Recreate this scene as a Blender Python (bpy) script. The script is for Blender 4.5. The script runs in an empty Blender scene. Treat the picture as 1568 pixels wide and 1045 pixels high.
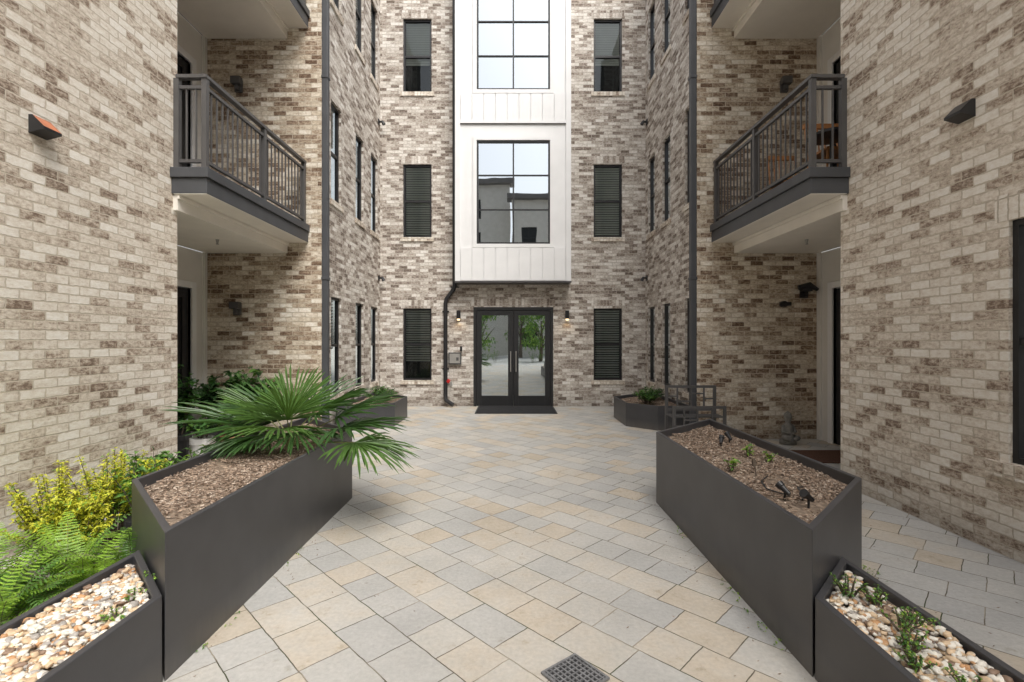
import bpy, bmesh, math, random
from mathutils import Vector, Matrix, noise
random.seed(7)
R=random.random
def U(a,b): return a+(b-a)*R()
scene=bpy.context.scene

# ---------------------------------------------------------------- node helpers
def newmat(name):
    m=bpy.data.materials.new(name); m.use_nodes=True
    nt=m.node_tree; b=nt.nodes['Principled BSDF']
    return m,nt,b
def nd(nt,t,**kw):
    n=nt.nodes.new(t)
    for k,v in kw.items():
        if k in n.inputs: n.inputs[k].default_value=v
        else: setattr(n,k,v)
    return n
def lk(nt,a,b): nt.links.new(a,b)
def ramp(nt,stops,interp='LINEAR'):
    r=nt.nodes.new('ShaderNodeValToRGB'); cr=r.color_ramp; cr.interpolation=interp
    while len(cr.elements)<len(stops): cr.elements.new(0.5)
    for e,(p,c) in zip(cr.elements,stops):
        e.position=p; e.color=(*c,1) if len(c)==3 else c
    return r
def mixc(nt,fac,a,b,mode='MIX'):
    m=nt.nodes.new('ShaderNodeMix'); m.data_type='RGBA'; m.blend_type=mode
    for s,v in ((0,fac),(6,a),(7,b)):
        if hasattr(v,'links') or hasattr(v,'is_linked'): lk(nt,v,m.inputs[s])
        else: m.inputs[s].default_value = v if s==0 else (*v,1)
    return m.outputs[2]
def math_(nt,op,a,b=0.0,c=None):
    m=nt.nodes.new('ShaderNodeMath'); m.operation=op
    for i,v in enumerate((a,b,c)):
        if v is None: continue
        if hasattr(v,'is_linked'): lk(nt,v,m.inputs[i])
        else: m.inputs[i].default_value=v
    return m.outputs[0]

def simple(name,col,rough=0.6,var=0.25,scale=12,metal=0,bump=0.0,spec=0.5,dust=0):
    m,nt,b=newmat(name)
    tc=nd(nt,'ShaderNodeTexCoord'); n=nd(nt,'ShaderNodeTexNoise',Scale=scale,Detail=5.0)
    lk(nt,tc.outputs['Object'],n.inputs['Vector'])
    r=ramp(nt,[(0.3,tuple(c*(1-var) for c in col)),(0.7,tuple(min(1,c*(1+var)) for c in col))])
    lk(nt,n.outputs['Fac'],r.inputs[0]); out=r.outputs[0]
    if dust:
        sx=nd(nt,'ShaderNodeSeparateXYZ'); lk(nt,tc.outputs['Object'],sx.inputs[0])
        n3=nd(nt,'ShaderNodeTexNoise',Scale=1.0,Detail=6.0,Roughness=.7); mp=nd(nt,'ShaderNodeMapping'); mp.inputs['Scale'].default_value=(9,9,1.5)
        lk(nt,tc.outputs['Object'],mp.inputs[0]); lk(nt,mp.outputs[0],n3.inputs['Vector'])
        g=nd(nt,'ShaderNodeMapRange'); g.inputs[1].default_value=.16; g.inputs[2].default_value=0; g.inputs[3].default_value=0.05; g.inputs[4].default_value=.8
        lk(nt,sx.outputs[2],g.inputs[0])
        f=math_(nt,'MULTIPLY',g.outputs[0],n3.outputs['Fac'])
        out=mixc(nt,math_(nt,'MULTIPLY',f,dust),out,(.30,.27,.23))
    lk(nt,out,b.inputs['Base Color'])
    b.inputs['Roughness'].default_value=rough; b.inputs['Metallic'].default_value=metal
    b.inputs['Specular IOR Level'].default_value=spec
    if bump:
        bp=nd(nt,'ShaderNodeBump',Strength=bump,Distance=0.01); lk(nt,n.outputs['Fac'],bp.inputs['Height']); lk(nt,bp.outputs[0],b.inputs['Normal'])
    return m

def brickmat(name,stops,mortar,soldier=False,cluster=0.4,off=0.12):
    m,nt,b=newmat(name)
    uv=nd(nt,'ShaderNodeUVMap')
    vec=uv.outputs[0]
    nz=nd(nt,'ShaderNodeTexNoise',Scale=22.0,Detail=2.0); lk(nt,vec,nz.inputs['Vector'])
    sub=nd(nt,'ShaderNodeVectorMath',operation='SUBTRACT'); lk(nt,nz.outputs['Color'],sub.inputs[0]); sub.inputs[1].default_value=(.5,.5,.5)
    sc=nd(nt,'ShaderNodeVectorMath',operation='SCALE'); lk(nt,sub.outputs[0],sc.inputs[0]); sc.inputs['Scale'].default_value=0.018
    ad=nd(nt,'ShaderNodeVectorMath',operation='ADD'); lk(nt,vec,ad.inputs[0]); lk(nt,sc.outputs[0],ad.inputs[1])
    br=nd(nt,'ShaderNodeTexBrick'); br.offset=0.5; br.offset_frequency=2
    if soldier: br.offset=0.0
    br.inputs['Color1'].default_value=(0,0,0,1); br.inputs['Color2'].default_value=(1,1,1,1); br.inputs['Mortar'].default_value=(0.5,0.5,0.5,1)
    br.inputs['Scale'].default_value=1; br.inputs['Mortar Size'].default_value=0.0065; br.inputs['Mortar Smooth'].default_value=0.35
    br.inputs['Brick Width'].default_value=0.077 if soldier else 0.205; br.inputs['Row Height'].default_value=0.205 if soldier else 0.0765
    lk(nt,ad.outputs[0],br.inputs['Vector'])
    n1=nd(nt,'ShaderNodeTexNoise',Scale=1.0,Detail=4.0,Roughness=.6)
    mp=nd(nt,'ShaderNodeMapping'); mp.inputs['Scale'].default_value=(1.6,3.0,1); lk(nt,vec,mp.inputs[0]); lk(nt,mp.outputs[0],n1.inputs['Vector'])
    n2=nd(nt,'ShaderNodeTexNoise',Scale=1.0,Detail=7.0,Roughness=.78)
    mp2=nd(nt,'ShaderNodeMapping'); mp2.inputs['Scale'].default_value=(17,30,1); lk(nt,vec,mp2.inputs[0]); lk(nt,mp2.outputs[0],n2.inputs['Vector'])
    rnd=nd(nt,'ShaderNodeSeparateColor'); lk(nt,br.outputs['Color'],rnd.inputs[0])
    v=math_(nt,'MULTIPLY',rnd.outputs[0],0.70)
    v=math_(nt,'MULTIPLY_ADD',math_(nt,'SUBTRACT',n1.outputs['Fac'],.5),cluster*1.6,v)
    v=math_(nt,'MULTIPLY_ADD',math_(nt,'SUBTRACT',n2.outputs['Fac'],.5),1.9,v)
    v=math_(nt,'ADD',v,off)
    r=ramp(nt,stops); lk(nt,v,r.inputs[0])
    mort=mixc(nt,n2.outputs['Fac'],tuple(c*.7 for c in mortar),tuple(min(1,c*1.22) for c in mortar))
    fac=br.outputs['Fac']
    col=mixc(nt,fac,r.outputs[0],mort)
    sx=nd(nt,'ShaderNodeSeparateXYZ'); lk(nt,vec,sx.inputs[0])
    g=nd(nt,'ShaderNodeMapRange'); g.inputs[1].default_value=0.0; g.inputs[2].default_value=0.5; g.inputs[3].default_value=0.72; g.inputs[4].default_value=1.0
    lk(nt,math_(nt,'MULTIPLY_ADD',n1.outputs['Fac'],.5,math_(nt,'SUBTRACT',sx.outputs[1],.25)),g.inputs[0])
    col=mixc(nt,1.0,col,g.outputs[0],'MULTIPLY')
    lk(nt,col,b.inputs['Base Color'])
    b.inputs['Roughness'].default_value=.9; b.inputs['Specular IOR Level'].default_value=.15
    h=math_(nt,'MULTIPLY_ADD',n2.outputs['Fac'],.7,math_(nt,'SUBTRACT',1.0,fac))
    h=math_(nt,'MULTIPLY_ADD',rnd.outputs[0],.25,h)
    bp=nd(nt,'ShaderNodeBump',Strength=.9,Distance=0.010); lk(nt,h,bp.inputs['Height']); lk(nt,bp.outputs[0],b.inputs['Normal'])
    return m
ST_L=[(0.0,(.20,.145,.11)),(.15,(.36,.285,.225)),(.30,(.56,.48,.395)),(.5,(.72,.65,.56)),(.75,(.81,.76,.68)),(1,(.87,.83,.77))]
ST_M=[(0.0,(.14,.11,.09)),(.18,(.26,.212,.178)),(.36,(.42,.365,.315)),(.55,(.60,.55,.495)),(.75,(.74,.70,.645)),(1,(.84,.81,.77))]
ST_R=[(0.0,(.12,.075,.05)),(.2,(.26,.185,.13)),(.40,(.44,.355,.265)),(.6,(.62,.54,.43)),(.8,(.75,.685,.59)),(1,(.83,.79,.72))]
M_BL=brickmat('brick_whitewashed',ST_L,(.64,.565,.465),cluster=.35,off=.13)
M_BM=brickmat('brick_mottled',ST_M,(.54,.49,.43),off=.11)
M_BR=brickmat('brick_brown_shade',ST_R,(.58,.50,.40),off=.10)  # recess brick; its darker, warmer shading is mostly put into the colour
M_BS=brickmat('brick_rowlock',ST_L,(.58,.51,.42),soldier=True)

def pavermat():
    m,nt,b=newmat('stone_pavers')
    tc=nd(nt,'ShaderNodeTexCoord'); mp=nd(nt,'ShaderNodeMapping'); mp.inputs['Rotation'].default_value=(0,0,math.radians(45)); mp.inputs['Location'].default_value=(.07,.1,0)
    lk(nt,tc.outputs['Object'],mp.inputs[0])
    nz=nd(nt,'ShaderNodeTexNoise',Scale=9.0,Detail=3.0); lk(nt,mp.outputs[0],nz.inputs['Vector'])
    sub=nd(nt,'ShaderNodeVectorMath',operation='SUBTRACT'); lk(nt,nz.outputs['Color'],sub.inputs[0]); sub.inputs[1].default_value=(.5,.5,.5)
    sc=nd(nt,'ShaderNodeVectorMath',operation='SCALE'); lk(nt,sub.outputs[0],sc.inputs[0]); sc.inputs['Scale'].default_value=0.014
    ad=nd(nt,'ShaderNodeVectorMath',operation='ADD'); lk(nt,mp.outputs[0],ad.inputs[0]); lk(nt,sc.outputs[0],ad.inputs[1])
    br=nd(nt,'ShaderNodeTexBrick'); br.offset=0.5; br.offset_frequency=2; br.squash=.72; br.squash_frequency=3
    br.inputs['Color1'].default_value=(0,0,0,1); br.inputs['Color2'].default_value=(1,1,1,1); br.inputs['Mortar'].default_value=(.5,.5,.5,1)
    br.inputs['Scale'].default_value=1; br.inputs['Mortar Size'].default_value=0.0032; br.inputs['Mortar Smooth'].default_value=.4
    br.inputs['Brick Width'].default_value=.36; br.inputs['Row Height'].default_value=.262
    lk(nt,ad.outputs[0],br.inputs['Vector'])
    rnd=nd(nt,'ShaderNodeSeparateColor'); lk(nt,br.outputs['Color'],rnd.inputs[0])
    nf=nd(nt,'ShaderNodeTexNoise',Scale=38.0,Detail=8.0,Roughness=.7); lk(nt,tc.outputs['Object'],nf.inputs['Vector'])
    nl=nd(nt,'ShaderNodeTexNoise',Scale=1.3,Detail=5.0,Roughness=.6); lk(nt,tc.outputs['Object'],nl.inputs['Vector'])
    nm=nd(nt,'ShaderNodeTexNoise',Scale=6.0,Detail=6.0,Roughness=.7); lk(nt,tc.outputs['Object'],nm.inputs['Vector'])
    v=math_(nt,'MULTIPLY_ADD',math_(nt,'SUBTRACT',nm.outputs['Fac'],.5),.6,rnd.outputs[0])
    r=ramp(nt,[(0,(.435,.43,.42)),(.2,(.465,.46,.445)),(.45,(.495,.485,.462)),(.62,(.52,.50,.462)),(.76,(.54,.50,.44)),(.9,(.535,.475,.395)),(1,(.50,.44,.36))])
    lk(nt,v,r.inputs[0])
    c=mixc(nt,.8,r.outputs[0],mixc(nt,nf.outputs['Fac'],(.60,.60,.60),(1.28,1.28,1.28)),'MULTIPLY')
    c=mixc(nt,.8,c,mixc(nt,nl.outputs['Fac'],(.64,.63,.61),(1.26,1.25,1.23)),'MULTIPLY')
    st=ramp(nt,[(.60,(1,1,1)),(.72,(.72,.69,.64))]); lk(nt,nm.outputs['Fac'],st.inputs[0])
    c=mixc(nt,.8,c,st.outputs[0],'MULTIPLY')
    moss=ramp(nt,[(.38,(.36,.32,.25)),(.50,(.13,.11,.08)),(.60,(.06,.075,.025))]); 
    nj=nd(nt,'ShaderNodeTexNoise',Scale=2.3,Detail=3.0); lk(nt,tc.outputs['Object'],nj.inputs['Vector'])
    lk(nt,nj.outputs['Fac'],moss.inputs[0])
    c=mixc(nt,br.outputs['Fac'],c,moss.outputs[0])
    lk(nt,c,b.inputs['Base Color'])
    b.inputs['Roughness'].default_value=.85; b.inputs['Specular IOR Level'].default_value=.2
    h=math_(nt,'SUBTRACT',1.0,br.outputs['Fac']); h=math_(nt,'MULTIPLY_ADD',nf.outputs['Fac'],.5,h); h=math_(nt,'MULTIPLY_ADD',rnd.outputs[0],.5,h)
    bp=nd(nt,'ShaderNodeBump',Strength=.8,Distance=.007); lk(nt,h,bp.inputs['Height']); lk(nt,bp.outputs[0],b.inputs['Normal'])
    return m
M_PAV=pavermat()

M_WHITE=simple('white_painted_siding',(.80,.80,.80),.5,.03,3)
M_CREAM=simple('cream_painted_trim',(.78,.74,.67),.6,.04,3)
M_SIDING=simple('siding_paint',(.72,.70,.66),.6,.04,3)
M_BLACK=simple('black_frame',(.018,.018,.02),.4,.15,6)
M_BRONZE=simple('charcoal_metal',(.085,.082,.082),.45,.12,5)
M_FASCIA=simple('fascia_metal',(.065,.068,.075),.5,.12,4)
M_PLANT=simple('planter_metal',(.052,.052,.057),.42,.16,3.5,bump=.05,dust=.55)
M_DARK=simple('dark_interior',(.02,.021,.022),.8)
M_SOIL=simple('mulch_soil',(.22,.165,.12),.95,.5,30,bump=.9)
M_CH=[simple('mulch_a',(.36,.265,.195),.9,.3,40),simple('mulch_b',(.24,.175,.13),.9,.3,40),simple('mulch_c',(.50,.41,.33),.9,.3,40)]
M_PEB=[simple('pebble_white',(.74,.70,.62),.55,.12,30),simple('pebble_tan',(.62,.46,.30),.55,.2,30),simple('pebble_orange',(.52,.29,.14),.55,.2,30),simple('pebble_grey',(.38,.35,.32),.55,.2,30),simple('pebble_brown',(.24,.16,.11),.55,.2,30)]
M_BLIND=simple('blind_slats',(.74,.75,.72),.6,.05,3)
M_MAT=simple('mat_rubber',(.03,.03,.032),.9,.4,120,bump=.5)
M_GREY=simple('grey_box',(.36,.35,.33),.4,.1,8,metal=.3)
M_RED=simple('red_paint',(.5,.02,.02),.4)
M_TERRA=simple('terracotta',(.42,.20,.11),.8)
M_POTW=simple('white_ceramic',(.78,.78,.76),.3,.04)
M_COPPER=simple('copper_face',(.38,.13,.06),.45,.3,9)
M_WOOD=simple('orange_wood',(.45,.20,.07),.5,.3,9)
M_STONE=simple('statue_stone',(.20,.19,.17),.8,.3,20)
M_BARK=simple('bark',(.13,.10,.075),.9,.4,20,bump=.5)
M_ASPH=simple('concrete_ground',(.45,.44,.42),.9,.15,6)
M_OPP=simple('stucco_light',(.62,.59,.54),.8,.06,2)
M_OPD=simple('stucco_dark',(.14,.13,.125),.7,.1,2)
def leaf(name,c,rough=.45,var=.35,scale=14):
    m=simple(name,c,rough,var,scale); b=m.node_tree.nodes['Principled BSDF']
    nt=m.node_tree; out=nt.nodes['Material Output']
    tr=nd(nt,'ShaderNodeBsdfTranslucent'); tr.inputs[0].default_value=(c[0]*1.6,c[1]*1.5,c[2]*.8,1)
    mx=nd(nt,'ShaderNodeMixShader'); mx.inputs[0].default_value=.25
    lk(nt,b.outputs[0],mx.inputs[1]); lk(nt,tr.outputs[0],mx.inputs[2]); lk(nt,mx.outputs[0],out.inputs[0])
    return m
M_PALM=leaf('palm_leaf',(.055,.125,.035),.38); M_PALM2=leaf('palm_leaf_light',(.095,.185,.045),.38)
M_LF=leaf('leaf_green',(.05,.13,.03)); M_LF2=leaf('leaf_mid',(.11,.23,.045)); M_YEL=leaf('leaf_yellowgreen',(.52,.53,.05)); M_YG=leaf('leaf_lime',(.24,.40,.05)); M_DK=leaf('leaf_dark',(.03,.08,.025))

def glass(name,refl=None,tint=(.5,.55,.53),ior=1.5):
    m=bpy.data.materials.new(name); m.use_nodes=True; nt=m.node_tree; nt.nodes.clear()
    out=nd(nt,'ShaderNodeOutputMaterial'); mx=nd(nt,'ShaderNodeMixShader'); t=nd(nt,'ShaderNodeBsdfTransparent'); g=nd(nt,'ShaderNodeBsdfGlossy')
    t.inputs[0].default_value=(*tint,1); g.inputs['Roughness'].default_value=.012; g.inputs[0].default_value=(.88,.94,.98,1)
    tc=nd(nt,'ShaderNodeTexCoord'); n=nd(nt,'ShaderNodeTexNoise',Scale=1.4,Detail=1.0); lk(nt,tc.outputs['Object'],n.inputs[0])
    bp=nd(nt,'ShaderNodeBump',Strength=.05,Distance=.02); lk(nt,n.outputs['Fac'],bp.inputs['Height']); lk(nt,bp.outputs[0],g.inputs['Normal'])
    if refl is None:
        f=nd(nt,'ShaderNodeFresnel',IOR=ior); lk(nt,f.outputs[0],mx.inputs[0])
    else: mx.inputs[0].default_value=refl
    lk(nt,t.outputs[0],mx.inputs[1]); lk(nt,g.outputs[0],mx.inputs[2]); lk(nt,mx.outputs[0],out.inputs[0])
    return m
G_WIN=glass('window_glass',None,(.68,.72,.70),1.5)
G_BAY=glass('bay_glass',.55,(.4,.45,.45))
G_DOOR=glass('door_glass',.5,(.6,.64,.62))

# ---------------------------------------------------------------- mesh builder
class MB:
    def __init__(s): s.v=[]; s.f=[]; s.m=[]
    def face(s,pts,mi=0):
        i=len(s.v); s.v+= [tuple(p) for p in pts]; s.f.append(tuple(range(i,i+len(pts)))); s.m.append(mi)
    def box(s,x0,x1,y0,y1,z0,z1,mi=0):
        if x0>x1:x0,x1=x1,x0
        if y0>y1:y0,y1=y1,y0
        i=len(s.v)
        s.v+=[(x0,y0,z0),(x1,y0,z0),(x1,y1,z0),(x0,y1,z0),(x0,y0,z1),(x1,y0,z1),(x1,y1,z1),(x0,y1,z1)]
        for q in ((0,3,2,1),(4,5,6,7),(0,1,5,4),(1,2,6,5),(2,3,7,6),(3,0,4,7)):
            s.f.append(tuple(i+k for k in q)); s.m.append(mi)
    def tube(s,pts,r,n=8,mi=0,cap=True):
        pts=[Vector(p) for p in pts]; rs=r if isinstance(r,(list,tuple)) else [r]*len(pts)
        i0=len(s.v)
        for k,p in enumerate(pts):
            d=(pts[min(k+1,len(pts)-1)]-pts[max(k-1,0)]).normalized()
            a=d.orthogonal().normalized() if k==0 else (pa-d*pa.dot(d)).normalized()
            pa=a; b=d.cross(a)
            for j in range(n):
                t=2*math.pi*j/n; q=p+(a*math.cos(t)+b*math.sin(t))*rs[k]; s.v.append(tuple(q))
        for k in range(len(pts)-1):
            for j in range(n):
                s.f.append((i0+k*n+j,i0+k*n+(j+1)%n,i0+(k+1)*n+(j+1)%n,i0+(k+1)*n+j)); s.m.append(mi)
        if cap:
            s.f.append(tuple(i0+j for j in range(n))[::-1]); s.m.append(mi)
            s.f.append(tuple(i0+(len(pts)-1)*n+j for j in range(n))); s.m.append(mi)
    def obj(s,name,mats,parent=None,smooth=False,bevel=0):
        me=bpy.data.meshes.new(name); me.from_pydata(s.v,[],s.f); me.update()
        if not isinstance(mats,(list,tuple)): mats=[mats]
        for m in mats: me.materials.append(m)
        me.polygons.foreach_set('material_index',s.m)
        uvl=me.uv_layers.new(name='UVMap')
        for p in me.polygons:
            n=p.normal; ax=max(range(3),key=lambda k:abs(n[k]))
            for li in p.loop_indices:
                c=me.vertices[me.loops[li].vertex_index].co
                uvl.data[li].uv=((c.y,c.z) if ax==0 else (c.x,c.z) if ax==1 else (c.x,c.y))
        if smooth: me.polygons.foreach_set('use_smooth',[True]*len(me.polygons))
        o=bpy.data.objects.new(name,me); scene.collection.objects.link(o)
        if parent: o.parent=parent
        if bevel:
            b=o.modifiers.new('bevel','BEVEL'); b.width=bevel; b.segments=2; b.limit_method='ANGLE'
        return o
def empty(name):
    e=bpy.data.objects.new(name,None); e.empty_display_size=.3; scene.collection.objects.link(e); return e

def wall(mb,axis,c,a0,a1,z0,z1,ops=(),sgn=-1,depth=.11,mi=0):
    As=sorted({a0,a1,*[v for o in ops for v in o[:2]]}); Zs=sorted({z0,z1,*[v for o in ops for v in o[2:4]]})
    def P(a,z,d=0):
        cc=c-sgn*d
        return (a,cc,z) if axis=='y' else (cc,a,z)
    for i in range(len(As)-1):
        for j in range(len(Zs)-1):
            am=(As[i]+As[i+1])/2; zm=(Zs[j]+Zs[j+1])/2
            if any(o[0]<am<o[1] and o[2]<zm<o[3] for o in ops): continue
            mb.face([P(As[i],Zs[j]),P(As[i+1],Zs[j]),P(As[i+1],Zs[j+1]),P(As[i],Zs[j+1])],mi)
    for o in ops:
        b0,b1,y0,y1=o[:4]
        for q in (((b0,y0),(b1,y0)),((b1,y0),(b1,y1)),((b1,y1),(b0,y1)),((b0,y1),(b0,y0))):
            mb.face([P(*q[0]),P(*q[1]),P(*q[1],depth),P(*q[0],depth)],mi)

FR=MB(); GL=MB(); BL=MB(); IN=MB(); SL=MB(); HD=MB()
def abox(mb,axis,c,sgn,a0,a1,z0,z1,d0,d1,mi=0):
    ya,yb=c-sgn*d0,c-sgn*d1
    if axis=='y': mb.box(a0,a1,ya,yb,z0,z1,mi)
    else: mb.box(ya,yb,a0,a1,z0,z1,mi)
def window(axis,c,sgn,a0,a1,z0,z1,blind=1.0,d=.07,sill=True):
    t=.045
    abox(FR,axis,c,sgn,a0,a0+t,z0,z1,d-.02,d+.04); abox(FR,axis,c,sgn,a1-t,a1,z0,z1,d-.02,d+.04)
    abox(FR,axis,c,sgn,a0+t,a1-t,z0,z0+t,d-.02,d+.04); abox(FR,axis,c,sgn,a0+t,a1-t,z1-t,z1,d-.02,d+.04)
    zm=(z0+z1)/2; abox(FR,axis,c,sgn,a0+t,a1-t,zm-.025,zm+.025,d-.012,d+.04)
    def P(a,z,dd): 
        cc=c-sgn*dd; return (a,cc,z) if axis=='y' else (cc,a,z)
    GL.face([P(a0+t,z0+t,d+.015),P(a1-t,z0+t,d+.015),P(a1-t,z1-t,d+.015),P(a0+t,z1-t,d+.015)])
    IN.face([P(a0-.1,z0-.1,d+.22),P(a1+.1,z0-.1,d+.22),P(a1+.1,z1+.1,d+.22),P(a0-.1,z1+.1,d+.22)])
    zz=z1-t; zend=z1-(z1-z0)*blind
    while zz>zend:
        q0,q1=(d+.06,d+.09)
        BL.face([P(a0+t,zz,q0),P(a1-t,zz,q0),P(a1-t,zz-.036,q1),P(a0+t,zz-.036,q1)])
        zz-=.058
    if sill: abox(SL,axis,c,sgn,a0-.06,a1+.06,z0-.1,z0-.002,-.03,.10)

H=10.9
B=empty('apartment_building')
WB=MB(); WN=MB(); WR=MB()
floors=[(.64,2.40),(4.14,5.93),(7.70,9.50)]
bw=[(-2.67,-1.97),(2.00,2.70)]
ops=[(a,b,z0,z1) for a,b in bw for z0,z1 in floors]
ops.append((-.945,1.01,-.02,2.43))
wall(WB,'y',12.0,-3.23,3.27,-.02,H,ops,-1)
for a,b in bw:
    for k,(z0,z1) in enumerate(floors): window('y',12.0,-1,a,b,z0,z1,[.72 if a<0 else 1,1,.6][k])
sw=[(8.74,9.27),(10.12,10.66),(11.22,11.76)]
for sx,c in ((1,-3.23),(-1,3.27)):
    ops=[(a,b,z0,z1) for a,b in sw for z0,z1 in floors]
    wall(WB,'x',c,8.2,12.0,-.02,H,ops,sx)
    for a,b in sw:
        for z0,z1 in floors: window('x',c,sx,a,b,z0,z1,U(.3,1))
for sx,xe,xn,xr in ((-1,-3.11,-3.71,-5.0),(1,3.02,3.67,5.0)):
    yc=5.43 if sx<0 else 5.47
    wall(WR,'y',8.0,min(xe,xr),max(xe,xr),-.02,H,[],-1)
    wall(WB,'x',xe,8.0,8.2,-.02,H,[],-sx)
    wall(WB,'y',8.2,min(xe,sx*3.3),max(xe,sx*3.3),-.02,H,[],-1)
    if sx<0: wall(WN,'x',xn,-4,yc,-.02,H,[(-1.6,-.7,.66,2.49),(-1.6,-.7,4.1,5.95)],1)
    else:
        ops=[(2.42,3.62,.70,2.49),(2.35,3.40,4.14+.35,6.2),(-2,-.8,.72,2.49)]
        wall(WN,'x',xn,-4,yc,-.02,H,ops,-1,.08)
        for o in ops: window('x',xn,-1,*o,blind=.5,sill=False,d=.05); abox(SL,'x',xn,-1,o[0]-.08,o[1]+.14,o[2]-.11,o[2]-.003,-.04,.07)
        for o in ops: 
            abox(SL,'x',xn,-1,o[0]-.1,o[1]+.1,o[3]+.002,o[3]+.2,-.004,.05)
    wall(WN,'y',yc,min(xn,xr),max(xn,xr),-.02,H,[],1)
    wall(WN,'y',-4,min(xn,sx*14),max(xn,sx*14),-.02,H,[],-1)
for o in [(-1.6,-.7,.66,2.49),(-1.6,-.7,4.1,5.95)]: window('x',-3.71,1,*o,blind=.5)
WB.obj('courtyard_walls',M_BM,B); WR.obj('recess_walls',M_BR,B); WN.obj('wing_walls',M_BL,B)
# soldier course above window heads and entrance on the back wall
for a,b in bw:
    for z0,z1 in floors: HD.box(a-.05,b+.05,11.996,12.05,z1+.001,z1+.2)
HD.box(-1.0,1.06,11.996,12.05,2.431,2.63)
HD.obj('soldier_course',brickmat('brick_soldier',ST_M,(.54,.49,.43),soldier=True),B)
RF=MB(); RF.box(-14,-3.80,-4,12.3,H,H+.25); RF.box(3.76,14,-4,12.3,H,H+.25); RF.box(-14,14,12.3,20,H,H+.25)  # unseen roof slabs, added to stop light leaking into the recesses
RF.box(-3.8,-3.3,8.05,12,H,H+.2); RF.box(3.3,3.76,8.05,12,H,H+.2)
RF.obj('roof_light_block',M_BRONZE,B)
SD=MB(); DR=MB(); TR=MB()
for sx in (-1,1):
    xr=5.0*sx
    for k,zf in enumerate((0,3.5,7.0)):
        ztop=[3.03,6.53,10.5][k]
        ops=[(6.55,7.62,zf-.02 if k==0 else zf,zf+2.42)]
        wall(SD,'x',xr,5.4,8.0,-.02 if k==0 else zf,ztop,ops,-sx,.1)
        y=5.5
        while y<8.0:
            if not(6.4<y<7.75): abox(SD,'x',xr,-sx,y,y+.03,zf,ztop,-.018,.0)
            y+=.2
        abox(SD,'x',xr,-sx,7.92,7.995,zf,ztop,-.028,.0); 
        abox(TR,'x',xr,-sx,6.45,6.55,zf,zf+2.52,-.03,.05); abox(TR,'x',xr,-sx,7.62,7.72,zf,zf+2.52,-.03,.05); abox(TR,'x',xr,-sx,6.55,7.62,zf+2.42,zf+2.52,-.03,.05)
        abox(DR,'x',xr,-sx,6.56,7.61,zf,zf+2.41,.05,.1)
        abox(DR,'x',xr,-sx,6.56,6.70,zf,zf+2.41,.03,.05);abox(DR,'x',xr,-sx,7.47,7.61,zf,zf+2.41,.03,.05);abox(DR,'x',xr,-sx,6.70,7.47,zf,zf+.25,.03,.05);abox(DR,'x',xr,-sx,6.70,7.47,zf+2.27,zf+2.41,.03,.05)
SD.obj('recess_siding',M_SIDING,B); TR.obj('recess_door_trim',M_WHITE,B,bevel=.004); DR.obj('recess_doors',M_BLACK,B)
# balconies
for sx,xf,xn in ((-1,3.30,3.71),(1,3.23,3.67)):
    for k,zt in enumerate((3.49,6.99)):
        y0=5.31
        F=MB()
        F.box(sx*xf,sx*4.98,y0,7.998,zt-.11,zt)
        F.box(sx*(xf+.025),sx*4.98,y0+.025,7.996,zt-.28,zt-.112)
        F.obj('balcony_fascia',M_FASCIA,B,bevel=.006)
        S=MB(); S.box(sx*(xf+.03),sx*(xn-.02),y0+.03,7.994,zt-.287,zt-.2815); S.obj('balcony_soffit',M_CREAM,B)
        S=MB(); S.box(sx*(xn-.05),sx*4.99,y0+.05,7.992,zt-.46,zt-.289)
        S.box(sx*(xn-.075),sx*(xn-.051),y0+.04,7.99,zt-.335,zt-.29)
        S.obj('recess_ceiling',M_CREAM,B,bevel=.004)
        S=MB(); S.tube([(sx*4.15,6.9,zt-.46),(sx*4.15,6.9,zt-.52)],[.025,.012],8); S.tube([(sx*4.15,6.9,zt-.52),(sx*4.15,6.9,zt-.53)],.02,8); S.obj('ceiling_sprinkler',M_GREY,B)
        r=MB(); xr=sx*(xf+.075); ya,yb=y0+.08,7.93; zr=zt+.98
        def post(x,y): 
            r.box(x-.028,x+.028,y-.028,y+.028,zt,zr+.012)
        for y in (ya,(ya+yb)/2,yb): post(xr,y)
        r.box(xr-.035,xr+.035,ya-.04,yb+.03,zr+.013,zr+.05)
        r.box(xr-.018,xr+.018,ya+.029,(ya+yb)/2-.029,zr-.10,zr-.065); r.box(xr-.018,xr+.018,(ya+yb)/2+.029,yb-.029,zr-.10,zr-.065)
        r.box(xr-.018,xr+.018,ya+.029,(ya+yb)/2-.029,zt+.07,zt+.105); r.box(xr-.018,xr+.018,(ya+yb)/2+.029,yb-.029,zt+.07,zt+.105)
        n=24; 
        for i in range(1,n):
            if i==n//2: continue
            y=ya+(yb-ya)*i/n; r.box(xr-.008,xr+.008,y-.008,y+.008,zt+.105,zr-.10)
        xe=sx*(xn-.03)
        r.box(min(xr+sx*.036,xe),max(xr+sx*.036,xe),ya-.035,ya+.035,zr+.013,zr+.05)
        r.box(min(xr+sx*.03,xe),max(xr+sx*.03,xe),ya-.018,ya+.018,zr-.10,zr-.065); r.box(min(xr+sx*.03,xe),max(xr+sx*.03,xe),ya-.018,ya+.018,zt+.07,zt+.105)
        post(xe,ya)
        for i in range(1,3):
            x=xr+(xe-xr)*i/3; r.box(x-.008,x+.008,ya-.008,ya+.008,zt+.105,zr-.10)
        r.obj('balcony_railing',M_BRONZE,B)
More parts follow.
